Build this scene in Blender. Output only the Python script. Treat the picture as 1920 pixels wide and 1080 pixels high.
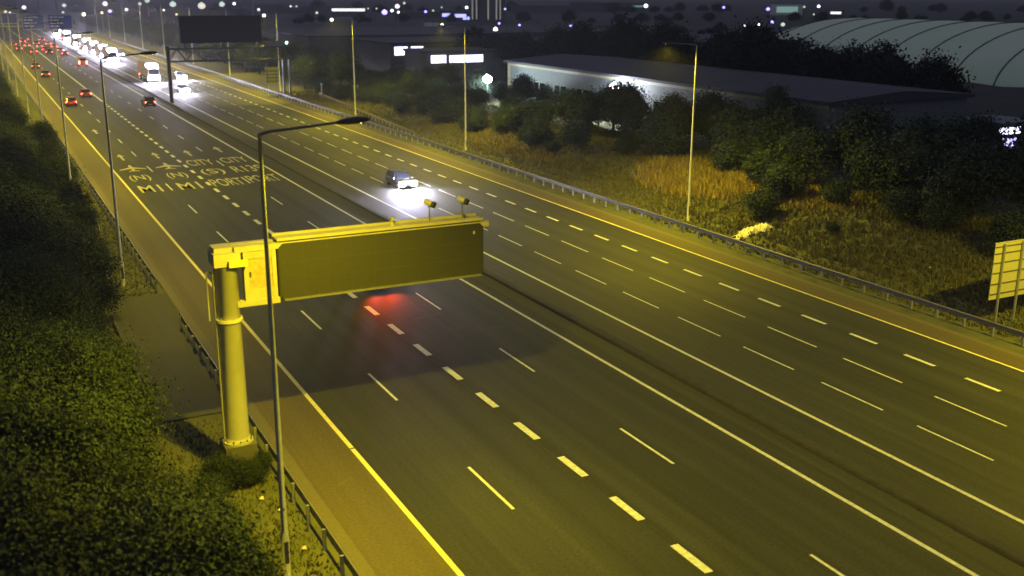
import bpy, math, random
from mathutils import Vector, Matrix
random.seed(7)
R = math.radians
scene = bpy.context.scene
for o in list(bpy.data.objects): bpy.data.objects.remove(o)

# ------------------------------------------------------------------ camera
CAM_H = 18.58
cam_d = bpy.data.cameras.new("camera"); cam = bpy.data.objects.new("camera", cam_d)
scene.collection.objects.link(cam); scene.camera = cam
cam_d.sensor_width = 36; cam_d.lens = 1952.5/1920*36; cam_d.clip_start = .3; cam_d.clip_end = 6000
cam_d.dof.use_dof = True; cam_d.dof.focus_distance = 62; cam_d.dof.aperture_fstop = .38; cam_d.dof.aperture_blades = 0
pit, rol, yaw = R(15.911), R(.186), R(27.144)
F = Vector((math.sin(yaw)*math.cos(pit), math.cos(yaw)*math.cos(pit), -math.sin(pit)))
Rt = Vector((math.cos(yaw), -math.sin(yaw), 0)); Up = Rt.cross(F)
R2 = Rt*math.cos(rol)+Up*math.sin(rol); U2 = Up*math.cos(rol)-Rt*math.sin(rol)
cam.matrix_world = Matrix(((R2.x, U2.x, -F.x, 0), (R2.y, U2.y, -F.y, 0), (R2.z, U2.z, -F.z, CAM_H), (0, 0, 0, 1)))
# ------------------------------------------------------------------ world (dim night sky glow)
W = bpy.data.worlds.new("World"); scene.world = W; W.use_nodes = True
nt = W.node_tree; bg = nt.nodes['Background']
sky_rgb = (.30, .31, .42); bg.inputs[0].default_value = (*sky_rgb, 1); bg.inputs[1].default_value = .36
# ------------------------------------------------------------------ exposure
scene.render.engine = 'CYCLES'
vs = scene.view_settings; vs.view_transform = 'Standard'; vs.look = 'None'; vs.gamma = 1; vs.exposure = 0
SODIUM = (1.0, .79, .004)
HAZE = .00021
LAMP_P = 16500.0        # power of one motorway lantern
scene.cycles.max_bounces = 4; scene.cycles.diffuse_bounces = 2; scene.cycles.glossy_bounces = 2
scene.cycles.sample_clamp_indirect = 4

col = scene.collection
# ------------------------------------------------------------------ helpers
class MB:
    def __init__(s): s.v = []; s.f = []
    def add(s, vs_, fs_):
        b = len(s.v); s.v += [tuple(v) for v in vs_]; s.f += [tuple(i+b for i in f) for f in fs_]; return s
    def box(s, x0, x1, y0, y1, z0, z1):
        return s.add([(x0,y0,z0),(x1,y0,z0),(x1,y1,z0),(x0,y1,z0),(x0,y0,z1),(x1,y0,z1),(x1,y1,z1),(x0,y1,z1)],
                     [(0,3,2,1),(4,5,6,7),(0,1,5,4),(1,2,6,5),(2,3,7,6),(3,0,4,7)])
    def tube(s, pts, rad, n=10, cap=True):
        if not isinstance(rad, (list, tuple)): rad = [rad]*len(pts)
        pts = [Vector(p) for p in pts]; vs_ = []; fs_ = []
        for i, p in enumerate(pts):
            d = (pts[min(i+1, len(pts)-1)]-pts[max(i-1, 0)]).normalized()
            a = Vector((0,0,1)) if abs(d.z) < .9 else Vector((0,1,0))
            u = d.cross(a).normalized(); w = d.cross(u)
            for k in range(n):
                t = 2*math.pi*k/n; vs_.append(p+(u*math.cos(t)+w*math.sin(t))*rad[i])
        for i in range(len(pts)-1):
            for k in range(n):
                k2 = (k+1) % n; fs_.append((i*n+k, i*n+k2, (i+1)*n+k2, (i+1)*n+k))
        if cap: fs_.append(tuple(range(n))); fs_.append(tuple((len(pts)-1)*n+k for k in reversed(range(n))))
        return s.add(vs_, fs_)
    def prism(s, prof, y0, y1):   # prof: list of (x,z), extruded along y
        n = len(prof)
        return s.add([(x,y0,z) for x,z in prof]+[(x,y1,z) for x,z in prof],
                     [tuple(range(n)), tuple(reversed(range(n,2*n)))]+[(i,(i+1)%n+0,(i+1)%n+n,i+n) if False else (i, i+n, (i+1)%n+n, (i+1)%n) for i in range(n)])
    def build(s, name, m, parent=None, smooth=False):
        me = bpy.data.meshes.new(name); me.from_pydata(s.v, [], s.f); me.update()
        if m: me.materials.append(m)
        if smooth:
            for p in me.polygons: p.use_smooth = True
        o = bpy.data.objects.new(name, me); col.objects.link(o)
        if parent: o.parent = parent
        return o
def tag(o, label=None, cat=None, group=None, kind=None):
    if label: o['label'] = label
    if cat: o['category'] = cat
    if group: o['group'] = group
    if kind: o['kind'] = kind
    return o
def empty(name, loc=(0,0,0), rz=0):
    o = bpy.data.objects.new(name, None); col.objects.link(o); o.location = loc; o.rotation_euler = (0,0,rz)
    o.empty_display_size = .3; return o
def copy_tree(o, parent=None):
    c = o.copy(); col.objects.link(c); c.parent = parent
    for ch in list(o.children): copy_tree(ch, c)
    return c
ORD = 'first second third fourth fifth sixth seventh eighth ninth tenth eleventh twelfth thirteenth fourteenth fifteenth sixteenth seventeenth eighteenth nineteenth twentieth'.split()
def ordw(i):
    n = i+1
    if n <= 20: return ORD[n-1]
    if n >= 100: return 'hundred-and-'+ordw(n-101) if n > 100 else 'hundredth'
    tn = ['','','twenty','thirty','forty','fifty','sixty','seventy','eighty','ninety'][n//10]
    if n % 10 == 0: return tn[:-1]+'ieth'
    return tn+'-'+ORD[n%10-1]
# ------------------------------------------------------------------ materials
def mat(name, c, rough=.6, metal=0, var=0, scale=4, stretch=(1,1,1), c2=None, bump=0, emit=None, es=0, spec=.5, detail=6):
    m = bpy.data.materials.new(name); m.use_nodes = True; t = m.node_tree; b = t.nodes['Principled BSDF']
    b.inputs['Base Color'].default_value = (*c, 1); b.inputs['Roughness'].default_value = rough
    b.inputs['Metallic'].default_value = metal; b.inputs['Specular IOR Level'].default_value = spec
    if emit: b.inputs['Emission Color'].default_value = (*emit, 1); b.inputs['Emission Strength'].default_value = es
    if var or c2:
        tc = t.nodes.new('ShaderNodeTexCoord'); mp = t.nodes.new('ShaderNodeMapping'); mp.inputs['Scale'].default_value = stretch
        nz = t.nodes.new('ShaderNodeTexNoise'); nz.inputs['Scale'].default_value = scale; nz.inputs['Detail'].default_value = detail
        nz.inputs['Roughness'].default_value = .65
        cr = t.nodes.new('ShaderNodeValToRGB'); cr.color_ramp.elements[0].position = .3; cr.color_ramp.elements[1].position = .7
        lo = tuple(x*(1-var) for x in c) if not c2 else c; hi = tuple(min(1, x*(1+var)) for x in c) if not c2 else c2
        cr.color_ramp.elements[0].color = (*lo, 1); cr.color_ramp.elements[1].color = (*hi, 1)
        t.links.new(tc.outputs['Object'], mp.inputs[0]); t.links.new(mp.outputs[0], nz.inputs['Vector'])
        t.links.new(nz.outputs['Fac'], cr.inputs[0]); t.links.new(cr.outputs[0], b.inputs['Base Color'])
        if bump:
            bp = t.nodes.new('ShaderNodeBump'); bp.inputs['Strength'].default_value = bump
            t.links.new(nz.outputs['Fac'], bp.inputs['Height']); t.links.new(bp.outputs[0], b.inputs['Normal'])
    return m
def asphalt(name, c, streak=.22, spot=.35, rough=.75):
    m = bpy.data.materials.new(name); m.use_nodes = True; t = m.node_tree; b = t.nodes['Principled BSDF']
    b.inputs['Roughness'].default_value = rough; b.inputs['Specular IOR Level'].default_value = .35
    tc = t.nodes.new('ShaderNodeTexCoord')
    def noise(sc, scale, det, ro=.6):
        mp = t.nodes.new('ShaderNodeMapping'); mp.inputs['Scale'].default_value = sc
        n = t.nodes.new('ShaderNodeTexNoise'); n.inputs['Scale'].default_value = scale; n.inputs['Detail'].default_value = det; n.inputs['Roughness'].default_value = ro
        t.links.new(tc.outputs['Object'], mp.inputs[0]); t.links.new(mp.outputs[0], n.inputs['Vector']); return n.outputs['Fac']
    def mr(src, lo, hi, a=.3, z=.7):
        n = t.nodes.new('ShaderNodeMapRange'); n.inputs[1].default_value = a; n.inputs[2].default_value = z; n.inputs[3].default_value = lo; n.inputs[4].default_value = hi
        t.links.new(src, n.inputs[0]); return n.outputs[0]
    def mul(a, b_):
        n = t.nodes.new('ShaderNodeMath'); n.operation = 'MULTIPLY'; t.links.new(a, n.inputs[0]); t.links.new(b_, n.inputs[1]); return n.outputs[0]
    s1 = mr(noise((1.1, .012, 1), 1.0, 3), 1-streak, 1+streak)       # wheel tracks
    s2 = mr(noise((.12, .05, 1), 1.0, 5), 1-streak*.7, 1+streak*.7)   # patches
    s3 = mr(noise((1, 1, 1), 8, 5, .85), 1-spot, 1+spot)              # aggregate
    s4 = mr(noise((3.5, .02, 1), 1.0, 2), .94, 1.06)
    v = mul(mul(s1, s2), mul(s3, s4))
    mx = t.nodes.new('ShaderNodeVectorMath'); mx.operation = 'SCALE'; mx.inputs[0].default_value = c
    t.links.new(v, mx.inputs['Scale']); t.links.new(mx.outputs[0], b.inputs['Base Color'])
    bp = t.nodes.new('ShaderNodeBump'); bp.inputs['Strength'].default_value = .25; bp.inputs['Distance'].default_value = .02
    t.links.new(s3, bp.inputs['Height']); t.links.new(bp.outputs[0], b.inputs['Normal'])
    return m
def emis(name, c, s):
    m = bpy.data.materials.new(name); m.use_nodes = True; t = m.node_tree; b = t.nodes['Principled BSDF']
    b.inputs['Base Color'].default_value = (.5,.5,.5,1); b.inputs['Emission Color'].default_value = (*c, 1); b.inputs['Emission Strength'].default_value = s
    return m
def leafmat(name, c, c2):
    m = bpy.data.materials.new(name); m.use_nodes = True; t = m.node_tree; b = t.nodes['Principled BSDF']
    g = t.nodes.new('ShaderNodeNewGeometry'); cr = t.nodes.new('ShaderNodeValToRGB')
    cr.color_ramp.elements[0].color = (*c, 1); cr.color_ramp.elements[1].color = (*c2, 1)
    t.links.new(g.outputs['Random Per Island'], cr.inputs[0]); t.links.new(cr.outputs[0], b.inputs['Base Color'])
    b.inputs['Roughness'].default_value = .75; b.inputs['Specular IOR Level'].default_value = .12
    return m
M = dict(
 lane=asphalt('lane_asphalt', (.040,.0415,.027), .30, .5), shoulder=asphalt('shoulder_asphalt', (.108,.088,.032), .12, .4),
 bay=asphalt('bay_asphalt', (.07,.068,.045), .08, .4), channel=asphalt('channel_concrete', (.15,.13,.07), .1, .25),
 worn=mat('worn_paint', (.40,.37,.19), .7, c2=(.66,.62,.36), scale=2.2, detail=8), white=mat('white_paint', (.72,.73,.60), .6, var=.28, scale=5), yellow=mat('yellow_paint', (.80,.72,.28), .6, var=.22, scale=5),
 grass=mat('grass_ground', (.06,.068,.03), .95, c2=(.13,.13,.06), scale=.6, bump=.3, detail=10),
 far=mat('far_ground', (.022,.026,.028), .95, c2=(.05,.055,.06), scale=.02, detail=8),
 galv=mat('galvanised_steel', (.34,.35,.35), .5, .35, var=.15, scale=3), dgalv=mat('weathered_steel', (.16,.16,.16), .6, .3, var=.2, scale=3),
 column=mat('grey_painted_steel', (.47,.45,.28), .55, 0, var=.10, scale=1.5), pale=mat('pale_painted_metal', (.36,.335,.20), .5, 0, var=.12, scale=2),
 rust=mat('stained_panel', (.36,.27,.12), .7, 0, var=.3, scale=5), face=mat('matt_display_face', (.025,.0245,.021), .7, 0, var=.12, scale=8),
 dark=mat('dark_metal', (.05,.05,.05), .6, .2), black=mat('black_rubber', (.02,.02,.02), .8), barrier=mat('dirty_concrete', (.042,.041,.034), .9, var=.25, scale=2, bump=.1), conc=mat('concrete', (.12,.115,.09), .85, var=.18, scale=2, bump=.1),
 signback=mat('aluminium_sign_back', (.55,.52,.32), .45, .1, var=.06, scale=1.5), bark=mat('bark', (.07,.055,.04), .9, var=.4, scale=8),
 birch=mat('pale_bark', (.45,.44,.40), .8, var=.4, scale=5), glass=mat('dark_glass', (.015,.017,.02), .1, 0),
 roof=mat('dark_roof_sheet', (.05,.053,.072), .7, 0, var=.15, scale=1.2, stretch=(1,.15,1)), wall=mat('pale_cladding', (.15,.18,.19), .6, 0, var=.1, scale=1),
 wall2=mat('grey_cladding', (.09,.095,.11), .7, 0, var=.15, scale=.5), brick=mat('brick', (.22,.12,.08), .9, 0, var=.25, scale=3),
 blue=mat('blue_sign', (.015,.05,.32), .5), yel=mat('yellow_panel', (.6,.5,.08), .6), plastic=mat('pale_sheeting', (.85,.80,.55), .4, 0, var=.12, scale=6),
 leafL=leafmat('hedge_leaf', (.021,.032,.028), (.046,.062,.050)), leafL2=leafmat('grey_leaf', (.018,.028,.028), (.052,.068,.058)), leafR=leafmat('tree_leaf', (.019,.032,.026), (.058,.080,.058)),
 leafD=leafmat('dark_leaf', (.008,.013,.009), (.034,.042,.028)), leafY=leafmat('dry_leaf', (.05,.045,.012), (.19,.15,.045)),
 blade=leafmat('grass_blade', (.07,.07,.038), (.21,.195,.10)), dry=leafmat('dry_grass_blade', (.16,.12,.035), (.42,.32,.10)),
)
# ------------------------------------------------------------------ terrain
def sm(a, b, x):
    t = max(0, min(1, (x-a)/(b-a))); return t*t*(3-2*t)
def gz(x, y):
    z = -.06
    z += 1.8*sm(52.5, 62, x)*sm(-20, 40, y)*(1-sm(150, 185, y))
    z += .35*sm(56, 62, x)*math.sin(x*.5+y*.16)*math.sin(y*.23+1.3)*(1-sm(140,170,y))
    z += .5*(1-sm(1.0, 5.4, x))
    return z
xs = [-1500,-600,-250,-100,-40,-15]+[-8+i*1.0 for i in range(15)]+[8.2, 20, 35, 49]+[50+i*1.0 for i in range(27)]+[80,90,105,130,180,260,400,700,1300,2600,5000]
ys = [-300,-80,-20,0]+[4*i for i in range(1,53)]+[220,250,300,380,500,800,1400,2500,5000]
g = MB(); nx = len(xs)
g.add([(x, y, gz(x, y)) for y in ys for x in xs], [(j*nx+i, j*nx+i+1, (j+1)*nx+i+1, (j+1)*nx+i) for j in range(len(ys)-1) for i in range(nx-1)])
go = tag(g.build('ground', M['grass'], smooth=True), kind='structure')
go.data.materials.append(M['far'])
for p in go.data.polygons:
    c_ = p.center
    if c_.x > 76 or c_.y > 260: p.material_index = 1
def sheet(x0, x1, y0, y1, z):
    m = MB(); n = max(1, int((y1-y0)/60)); 
    for i in range(n):
        a = y0+(y1-y0)*i/n; b = y0+(y1-y0)*(i+1)/n
        m.add([(x0,a,z),(x1,a,z),(x1,b,z),(x0,b,z)], [(0,1,2,3)])
    return m
YF = 1100
sheet(9.45, 48.25, -30, YF, 0.0).build('road', M['lane'])['kind'] = 'structure'
road = bpy.data.objects['road']
sheet(9.45, 12.34, -30, YF, .004).build('hard_shoulder', M['shoulder'], road)
sheet(46.1, 48.25, -30, YF, .004).build('hard_shoulder', M['shoulder'], road)
sheet(9.5, 9.95, -30, YF, .008).build('drainage_channel', M['channel'], road)
sheet(47.75, 48.2, -30, YF, .008).build('drainage_channel', M['channel'], road)
b = sheet(5.75, 9.45, 45.5, 66.8, -.004).build('maintenance_bay', M['bay']); b['kind'] = 'structure'
# markings
Z = .008
def marks(name, m, rects):
    mb = MB()
    for x0, x1, y0, y1 in rects: mb.add([(x0,y0,Z),(x1,y0,Z),(x1,y1,Z),(x0,y1,Z)], [(0,1,2,3)])
    return mb.build(name, m, road)
def dashes(x, w, yfar0, cyc, ln, y1, y0=-20):
    out = []; k = -8
    while yfar0+k*cyc < y1:
        a = yfar0+k*cyc
        if a > y0: out.append((x-w/2, x+w/2, a-ln, a))
        k += 1
    return out
marks('yellow_edge_line', M['yellow'], [(12.34,12.54,-30,38.95),(12.34,12.54,39.05,YF)])
marks('yellow_edge_line', M['yellow'], [(45.92,46.10,-30,YF)])
marks('white_median_line', M['white'], [(27.55,27.75,-30,YF)])
marks('white_median_line', M['white'], [(32.12,32.32,-30,YF)])
marks('lane_dashes', M['white'], dashes(16.08, .13, 35.18, 12, 4, 700))
marks('lane_dashes', M['white'], dashes(23.7, .13, 23.69, 12, 4, 700))
marks('broad_lane_dashes', M['white'], dashes(19.886, .34, 26.34, 4, 2, 192)+[(19.75,20.02,194,YF)])
marks('lane_dashes', M['white'], dashes(35.694, .11, 29.99, 6, 4, 700))
marks('lane_dashes', M['white'], dashes(39.217, .11, 32.15, 6, 4, 700))
marks('broad_lane_dashes', M['white'], dashes(42.584, .24, 33.20, 3.942, 2, 600))
def lettering(txt, xc, y0, h, w):
    cu = bpy.data.curves.new('lettering', 'FONT'); cu.body = txt; cu.align_x = 'CENTER'; cu.offset = .004
    o = bpy.data.objects.new('tmp', cu); col.objects.link(o)
    bpy.context.view_layer.update()
    me = bpy.data.meshes.new_from_object(o.evaluated_get(bpy.context.evaluated_depsgraph_get())); bpy.data.objects.remove(o)
    vx = [v.co.x for v in me.vertices]; vy = [v.co.y for v in me.vertices]
    ax, bx_, ay, by = min(vx), max(vx), min(vy), max(vy)
    for v in me.vertices:
        v.co = ((v.co.x-ax)/(bx_-ax)*w-w/2+xc, (v.co.y-ay)/(by-ay)*h+y0, Z)
    me.materials.clear(); me.materials.append(M['worn']); me.name = 'lettering'
    ob = bpy.data.objects.new('lettering', me); col.objects.link(ob); ob.parent = road
for xc in (14.3, 18.0):
    lettering('M1', xc, 103.0, 4.0, 2.0 if xc < 15 else 2.1); lettering('(N)', xc, 109.6, 4.0, 2.0)
lettering('PORT', 21.8, 103.4, 4.2, 3.1); lettering('(S)', 21.8, 110.2, 4.2, 2.4); lettering('CITY', 21.8, 117.2, 4.2, 2.8)
lettering('PORT', 25.6, 104.0, 4.2, 3.1); lettering('R139', 25.6, 110.8, 4.2, 3.2); lettering('CITY', 25.6, 117.6, 4.0, 2.8)
def poly(name, pts, xc, y0, sx, sy):
    mb = MB(); n = len(pts); mb.add([(xc+x*sx, y0+y*sy, Z) for x, y in pts], [tuple(range(n))]); mb.build(name, M['worn'], road)
arrow = [(-.10,0),(.10,0),(.10,.62),(.34,.55),(0,1),(-.34,.55),(-.10,.62)]
for xc, y0 in ((14.4,124.5),(18.2,124.3),(21.9,124.6),(25.7,126),(16.2-1.9,150)):
    poly('lane_arrow', arrow, xc, y0, 1.3, 5)
half = [(0,1),(.10,.92),(.13,.78),(.13,.62),(1,.34),(1,.24),(.13,.40),(.10,.16),(.42,.04),(.42,-.02),(.0,.04)]
plane = [(-x,y) for x,y in half[1:-1]][::-1]
plane = half+plane[0:]
for xc in (14.4, 18.1): poly('aircraft_symbol', plane, xc, 116.2, 1.35, 4.6)

marks('tar_joint', M['dark'], [(19.70,19.725,-30,300),(28.62,28.65,-30,400),(31.68,31.72,-30,400),(34.0,34.02,-30,300)])
for x_, y_, l_, a_ in ((21.9,57.5,1.6,.25),(22.5,54.8,1.9,.2),(23.2,51.9,1.3,.1),(25.2,51.0,.8,.1),(11.2,36.2,.9,.6)):
    m_ = MB(); dx, dy = math.cos(a_)*l_/2, math.sin(a_)*l_/2; m_.add([(x_-dx,y_-dy-.02,Z),(x_+dx,y_+dy-.02,Z),(x_+dx,y_+dy+.02,Z),(x_-dx,y_-dy+.02,Z)], [(0,1,2,3)]); m_.build('scuff_mark', M['channel'], road)
# median barrier
mb = MB(); yb = -20
while yb < 700:
    mb.prism([(29.58,0),(29.60,.06),(29.66,.10),(29.72,.12),(30.16,.12),(30.22,.10),(30.28,.06),(30.30,0)], yb, yb+29.98); yb += 30
tag(mb.build('median_kerb', M['barrier']), 'low dull concrete kerb strip running down the centre of the motorway between two white lines', 'kerb')
# bay kerbs
def kerb(pts, label):
    mb = MB()
    for (x0,y0),(x1,y1) in zip(pts[:-1], pts[1:]):
        mb.add([(x0-.06,y0,-.05),(x0+.06,y0,-.05),(x1+.06,y1,-.05),(x1-.06,y1,-.05),(x0-.06,y0,.22),(x0+.06,y0,.22),(x1+.06,y1,.22),(x1-.06,y1,.22)],
               [(4,5,6,7),(1,2,6,5),(3,0,4,7),(0,1,5,4),(2,3,7,6)])
    tag(mb.build('kerb', M['conc']), label, 'kerb')
kerb([(5.45,44),(5.6,50),(5.68,56),(5.7,61.5)], 'straight pale kerb along the hedge side of the dark paved bay, beside the sign column')
kerb([(6.3,69.5),(6.9,76),(7.5,83),(7.9,90),(7.6,95)], 'curved pale kerb on the grass left of the second lamp column, beyond the paved bay')

# guardrails
def guardrail(x, y0, y1, side, label, step=1.95, x_end=None):
    r = empty('guardrail', (x, y0, 0)); tag(r, label, 'guardrail', 'guardrails along the motorway verges')
    n = int((y1-y0)/step)
    lean = (x_end-x)/(y1-y0) if x_end is not None else 0
    prof = [(0,.48),(.055*side,.52),(.055*side,.58),(.01*side,.63),(.055*side,.68),(.055*side,.76),(0,.80),(-.03*side,.80),(-.02*side,.63),(-.03*side,.48)]
    mb = MB(); k = 0
    L_ = y1-y0; seg = max(1, int(L_/40))
    for i in range(seg):
        a = L_*i/seg; bb = L_*(i+1)/seg
        nn = len(prof)
        mb.add([(px+lean*a, a, pz) for px,pz in prof]+[(px+lean*bb, bb, pz) for px,pz in prof], [(j, j+nn, (j+1)%nn+nn, (j+1)%nn) for j in range(nn)])
    mb.build('rail', M['dgalv'], r)
    post = MB(); post.box(-.06,.06,-.05,.05,-.1,.74); post.box(-.03,.09*side if side>0 else .03,-.04,.04,.56,.72)
    po = None; rest = MB()
    for i in range(n+1):
        if i < 95:
            if po is None: po = post.build('post', M['galv'], r); q = po
            else: q = po.copy(); col.objects.link(q)
            q.location = (-.10*side+lean*i*step, i*step, 0)
        else:
            px = -.10*side+lean*i*step; rest.box(px-.05, px+.05, i*step-.05, i*step+.05, -.1, .74)
    if rest.v: tag(rest.build('posts', M['galv'], r), kind='stuff')
guardrail(9.05, 8.2, 59.5, 1, 'left verge steel guardrail in the foreground, running in front of the sign column')
guardrail(9.05, 67.5, 430, 1, 'left verge steel guardrail beyond the paved bay, running past the far lamp columns')
guardrail(49.5, 6.1, 430, -1, 'long steel guardrail along the right verge below the shrub bank')
guardrail(51.0, 128, 186, -1, 'short splayed second guardrail behind the right rail, leading to the far gantry leg', x_end=56.0)

# ------------------------------------------------------------------ lamp columns
def lamp_column(x, y, side, h=14.6, lit=True, arm=2.9, tiltx=0, label='', near=False, power=1.0):
    r = empty('street_lamp', (x, y, gz(x,y)+.0)); r.rotation_euler.y = tiltx
    tag(r, label, 'street lamp', 'lamp columns along the left verge' if side > 0 else 'lamp columns along the right verge')
    n = 14 if near else 8
    MB().tube([(0,0,0),(0,0,1.6),(0,0,1.62),(0,0,h*.5),(0,0,h)], [.13,.13,.105,.085,.055], n).build('pole', M['galv'], r, True)
    MB().tube([(0,0,h-.03),(side*.25,0,h+.04),(side*(arm-.5),0,h+.20)], [.055,.05,.04], n).build('arm', M['dgalv'], r, True)
    # lantern: flattened shell with a darker canopy
    xc = side*arm; hd = MB(); vs_ = []; fs_ = []; st = [(-.55,.05,.05),(-.42,.11,.09),(-.15,.17,.13),(.15,.18,.13),(.40,.13,.09),(.52,.04,.03)]
    nn = 10
    for dx, w, hh in st:
        for k in range(nn):
            t = 2*math.pi*k/nn; vs_.append((xc+side*dx, w*math.cos(t), h+.22+side*0+dx*.05+hh*math.sin(t)*(1 if math.sin(t) > 0 else .7)))
    for i in range(len(st)-1):
        for k in range(nn): fs_.append((i*nn+k, i*nn+(k+1)%nn, (i+1)*nn+(k+1)%nn, (i+1)*nn+k))
    fs_.append(tuple(range(nn))); fs_.append(tuple((len(st)-1)*nn+k for k in range(nn)))
    hd.add(vs_, fs_); L_ = hd.build('lantern', M['dark'], r, True)
    lens = MB(); lens.box(min(xc-.22,xc+.22),max(xc-.22,xc+.22),-.08,.08,h+.152,h+.168); lens.build('lamp_lens', M['lens'], L_)
    if near: MB().box(-.07,.07,-.145,-.09,.5,1.3).build('access_door', M['dgalv'], r)
    if lit:
        ld = bpy.data.lights.new('sodium_light', 'SPOT'); ld.energy = LAMP_P*power; ld.color = SODIUM; ld.spot_size = R(160); ld.spot_blend = .6; ld.shadow_soft_size = .16
        lo = bpy.data.objects.new('sodium_light', ld); col.objects.link(lo); lo.parent = r; lo.location = (xc, 0, h+.04); lo.rotation_euler = (0, 0, 0)
    return r
M['lens'] = emis('sodium_lens', (1,.66,.1), 12)
lefts = [30.6,70,106,142,176,211,246,281,316,351,386,421]
for i, y in enumerate(lefts):
    lab = ['nearest left lamp column, its dark lantern held out in front of the big sign',
           'second left lamp column from the camera, standing just beyond the paved bay'][i] if i < 2 else f'{ordw(i)} lamp column of the left verge row counted from the camera'
    lamp_column(7.3 if i else 7.35, y, 1, lit=True, power=(1.15,.45,.85)[i] if i < 3 else 1.0, label=lab, near=i < 3)
lamp_column(7.3, -8, 1, label='lamp column of the left verge row standing behind the camera')
rights = [27,70,115,156,200,243,286,330,373,416,460,503]
for i, y in enumerate(rights):
    lab = {0:'right verge lamp column nearest the camera, just outside the picture behind the signboard',1:'right lamp column above the orange dry grass bank',
           2:'right lamp column rising in front of the brightly lit warehouse yard',3:'right lamp column just behind the near lantern head'}.get(i, f'{ordw(i)} lamp column of the right verge row counted from the camera')
    lamp_column(52.6, y, -1, h=14.5, power=1.05 if i == 0 else 1.25, label=lab, near=i < 3)
# ------------------------------------------------------------------ overhead message sign on its column
SY = 38.8
r = empty('message_sign', (7.78, SY, 0)); tag(r, 'big blank dark message board cantilevered over the road from a thick round steel column', 'message sign')
def P_(name, mb, m, par=r, smooth=False): return mb.build(name, m, par, smooth)
ox = 7.78
P_('column', MB().tube([(0,.35,1.35),(0,.35,1.5),(0,.35,8.9)], [.47,.46,.45], 32), M['column'], smooth=True)
P_('base_flange', MB().tube([(0,.35,1.25),(0,.35,1.33)], [.60,.60], 32), M['column'])
pl = MB().box(-.62,.62,-.27,.97,-.1,1.25); P_('plinth', pl, M['conc'])
fl = MB()
for k in range(12):
    a = 2*math.pi*k/12; fl.tube([((.535)*math.cos(a),.35+.535*math.sin(a),1.33),(.535*math.cos(a),.35+.535*math.sin(a),1.42)], .03, 6)
P_('anchor_bolts', fl, M['dgalv'])
P_('collar', MB().tube([(0,.35,6.30),(0,.35,6.42)], [.52,.52], 32), M['column'])
P_('column_cap', MB().box(-.5,.5,-.15,.95,8.55,9.05).box(-.42,1.9,.15,.95,9.05,9.22), M['pale'])
P_('service_box', MB().box(.02,.72,-.35,-.16,8.55,8.78), M['yel'])
P_('conduit', MB().tube([(-.52,.30,.9),(-.52,.30,8.2),(-.62,.3,8.35),(-.74,.3,8.3),(-.74,.3,7.9),(-.74,.3,6.4)], .035, 8), M['dgalv'], smooth=True)
# frame and door panel between column and board
P_('upper_arm', MB().box(.3,11.0,.55,.80,9.02,9.24).box(.3,11.0,-.02,.22,9.02,9.24).box(.3,1.9,.22,.55,9.06,9.2), M['pale'])
ribs = MB()
for k in range(1,9): ribs.box(1.5+k*1.12,1.62+k*1.12,.225,.545,9.05,9.2)
P_('cross_rib', ribs, M['pale'])
P_('lower_arm', MB().box(.3,1.95,-.02,.35,6.86,7.08), M['pale'])
P_('panel_frame', MB().box(.62,.78,.0,.3,7.08,9.02).box(1.72,1.88,.0,.3,7.08,9.02).box(.78,1.72,.02,.28,8.72,9.02).box(.78,1.72,.02,.28,7.08,7.5), M['pale'])
dp = P_('door_panel', MB().box(.78,1.72,.06,.24,7.5,8.72), M['rust'])
P_('handle', MB().box(.84,.90,.02,.06,8.0,8.2), M['dark'], dp)
# display cabinet with bevelled corners
def octo(x0,x1,z0,z1,c): return [(x0+c,z0),(x1-c,z0),(x1,z0+c),(x1,z1-c),(x1-c,z1),(x0+c,z1),(x0,z1-c),(x0,z0+c)]
P_('display_cabinet', MB().prism(octo(1.95,10.75,6.92,9.30,.16), .02, .78), M['face'])
dfm = MB().prism(octo(1.99,10.71,6.96,9.20,.15), -.03, .02)
dsp = P_('display_face', dfm, M['face'])
pj = MB()
for k in range(1,9): pj.box(1.99+k*.97,2.0+k*.97,-.036,-.03,7.02,9.14)
for z_ in (7.72,8.42): pj.box(2.1,10.6,-.036,-.03,z_,z_+.012)
P_('panel_joints', pj, M['dark'], dsp)
P_('lower_lip', MB().box(2.1,10.6,-.16,-.03,6.93,6.99), M['dgalv'])
MB().box(10.25,10.33,-.045,-.03,8.75,8.88).build('badge', M['pale'], dsp)
P_('top_walkway', MB().box(1.95,10.75,.05,.78,9.30,9.36), M['pale'])
P_('walkway_rail', MB().box(1.95,10.75,.0,.05,9.30,9.42).box(1.95,10.75,.74,.79,9.36,9.46), M['pale'])
P_('lifting_eye', MB().tube([(6.85,.5,9.36),(6.85,.5,9.62),(6.85,.42,9.66)], .09, 10), M['pale'], smooth=True)
P_('aerial', MB().tube([(10.1,.5,9.36),(10.1,.5,9.5)], .05, 8), M['dark'])
# two detector cameras on top
for i, (dx, lab) in enumerate(((8.55,'left of the two pale detector housings on a post above the dark board'),(10.05,'right of the two pale detector housings on a post above the dark board'))):
    d = empty('detector', (ox+dx, SY+.6, 9.36)); tag(d, lab, 'traffic detector', 'detectors on top of the message board')
    MB().tube([(0,0,0),(0,0,.62)], .028, 8).build('post', M['dgalv'], d)
    dirv = Vector((.55,-.75,-.30)).normalized(); a = Vector((-.02,.08,.78))
    MB().tube([a-dirv*.14, a+dirv*.22], .125, 16).build('housing', M['signback'], d, False)
    MB().tube([a+dirv*.20, a+dirv*.34], [.135,.135], 16).build('hood', M['dark'], d, False)
    MB().box(-.05,.05,-.05,.05,.58,.68).build('bracket', M['dgalv'], d)

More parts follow.
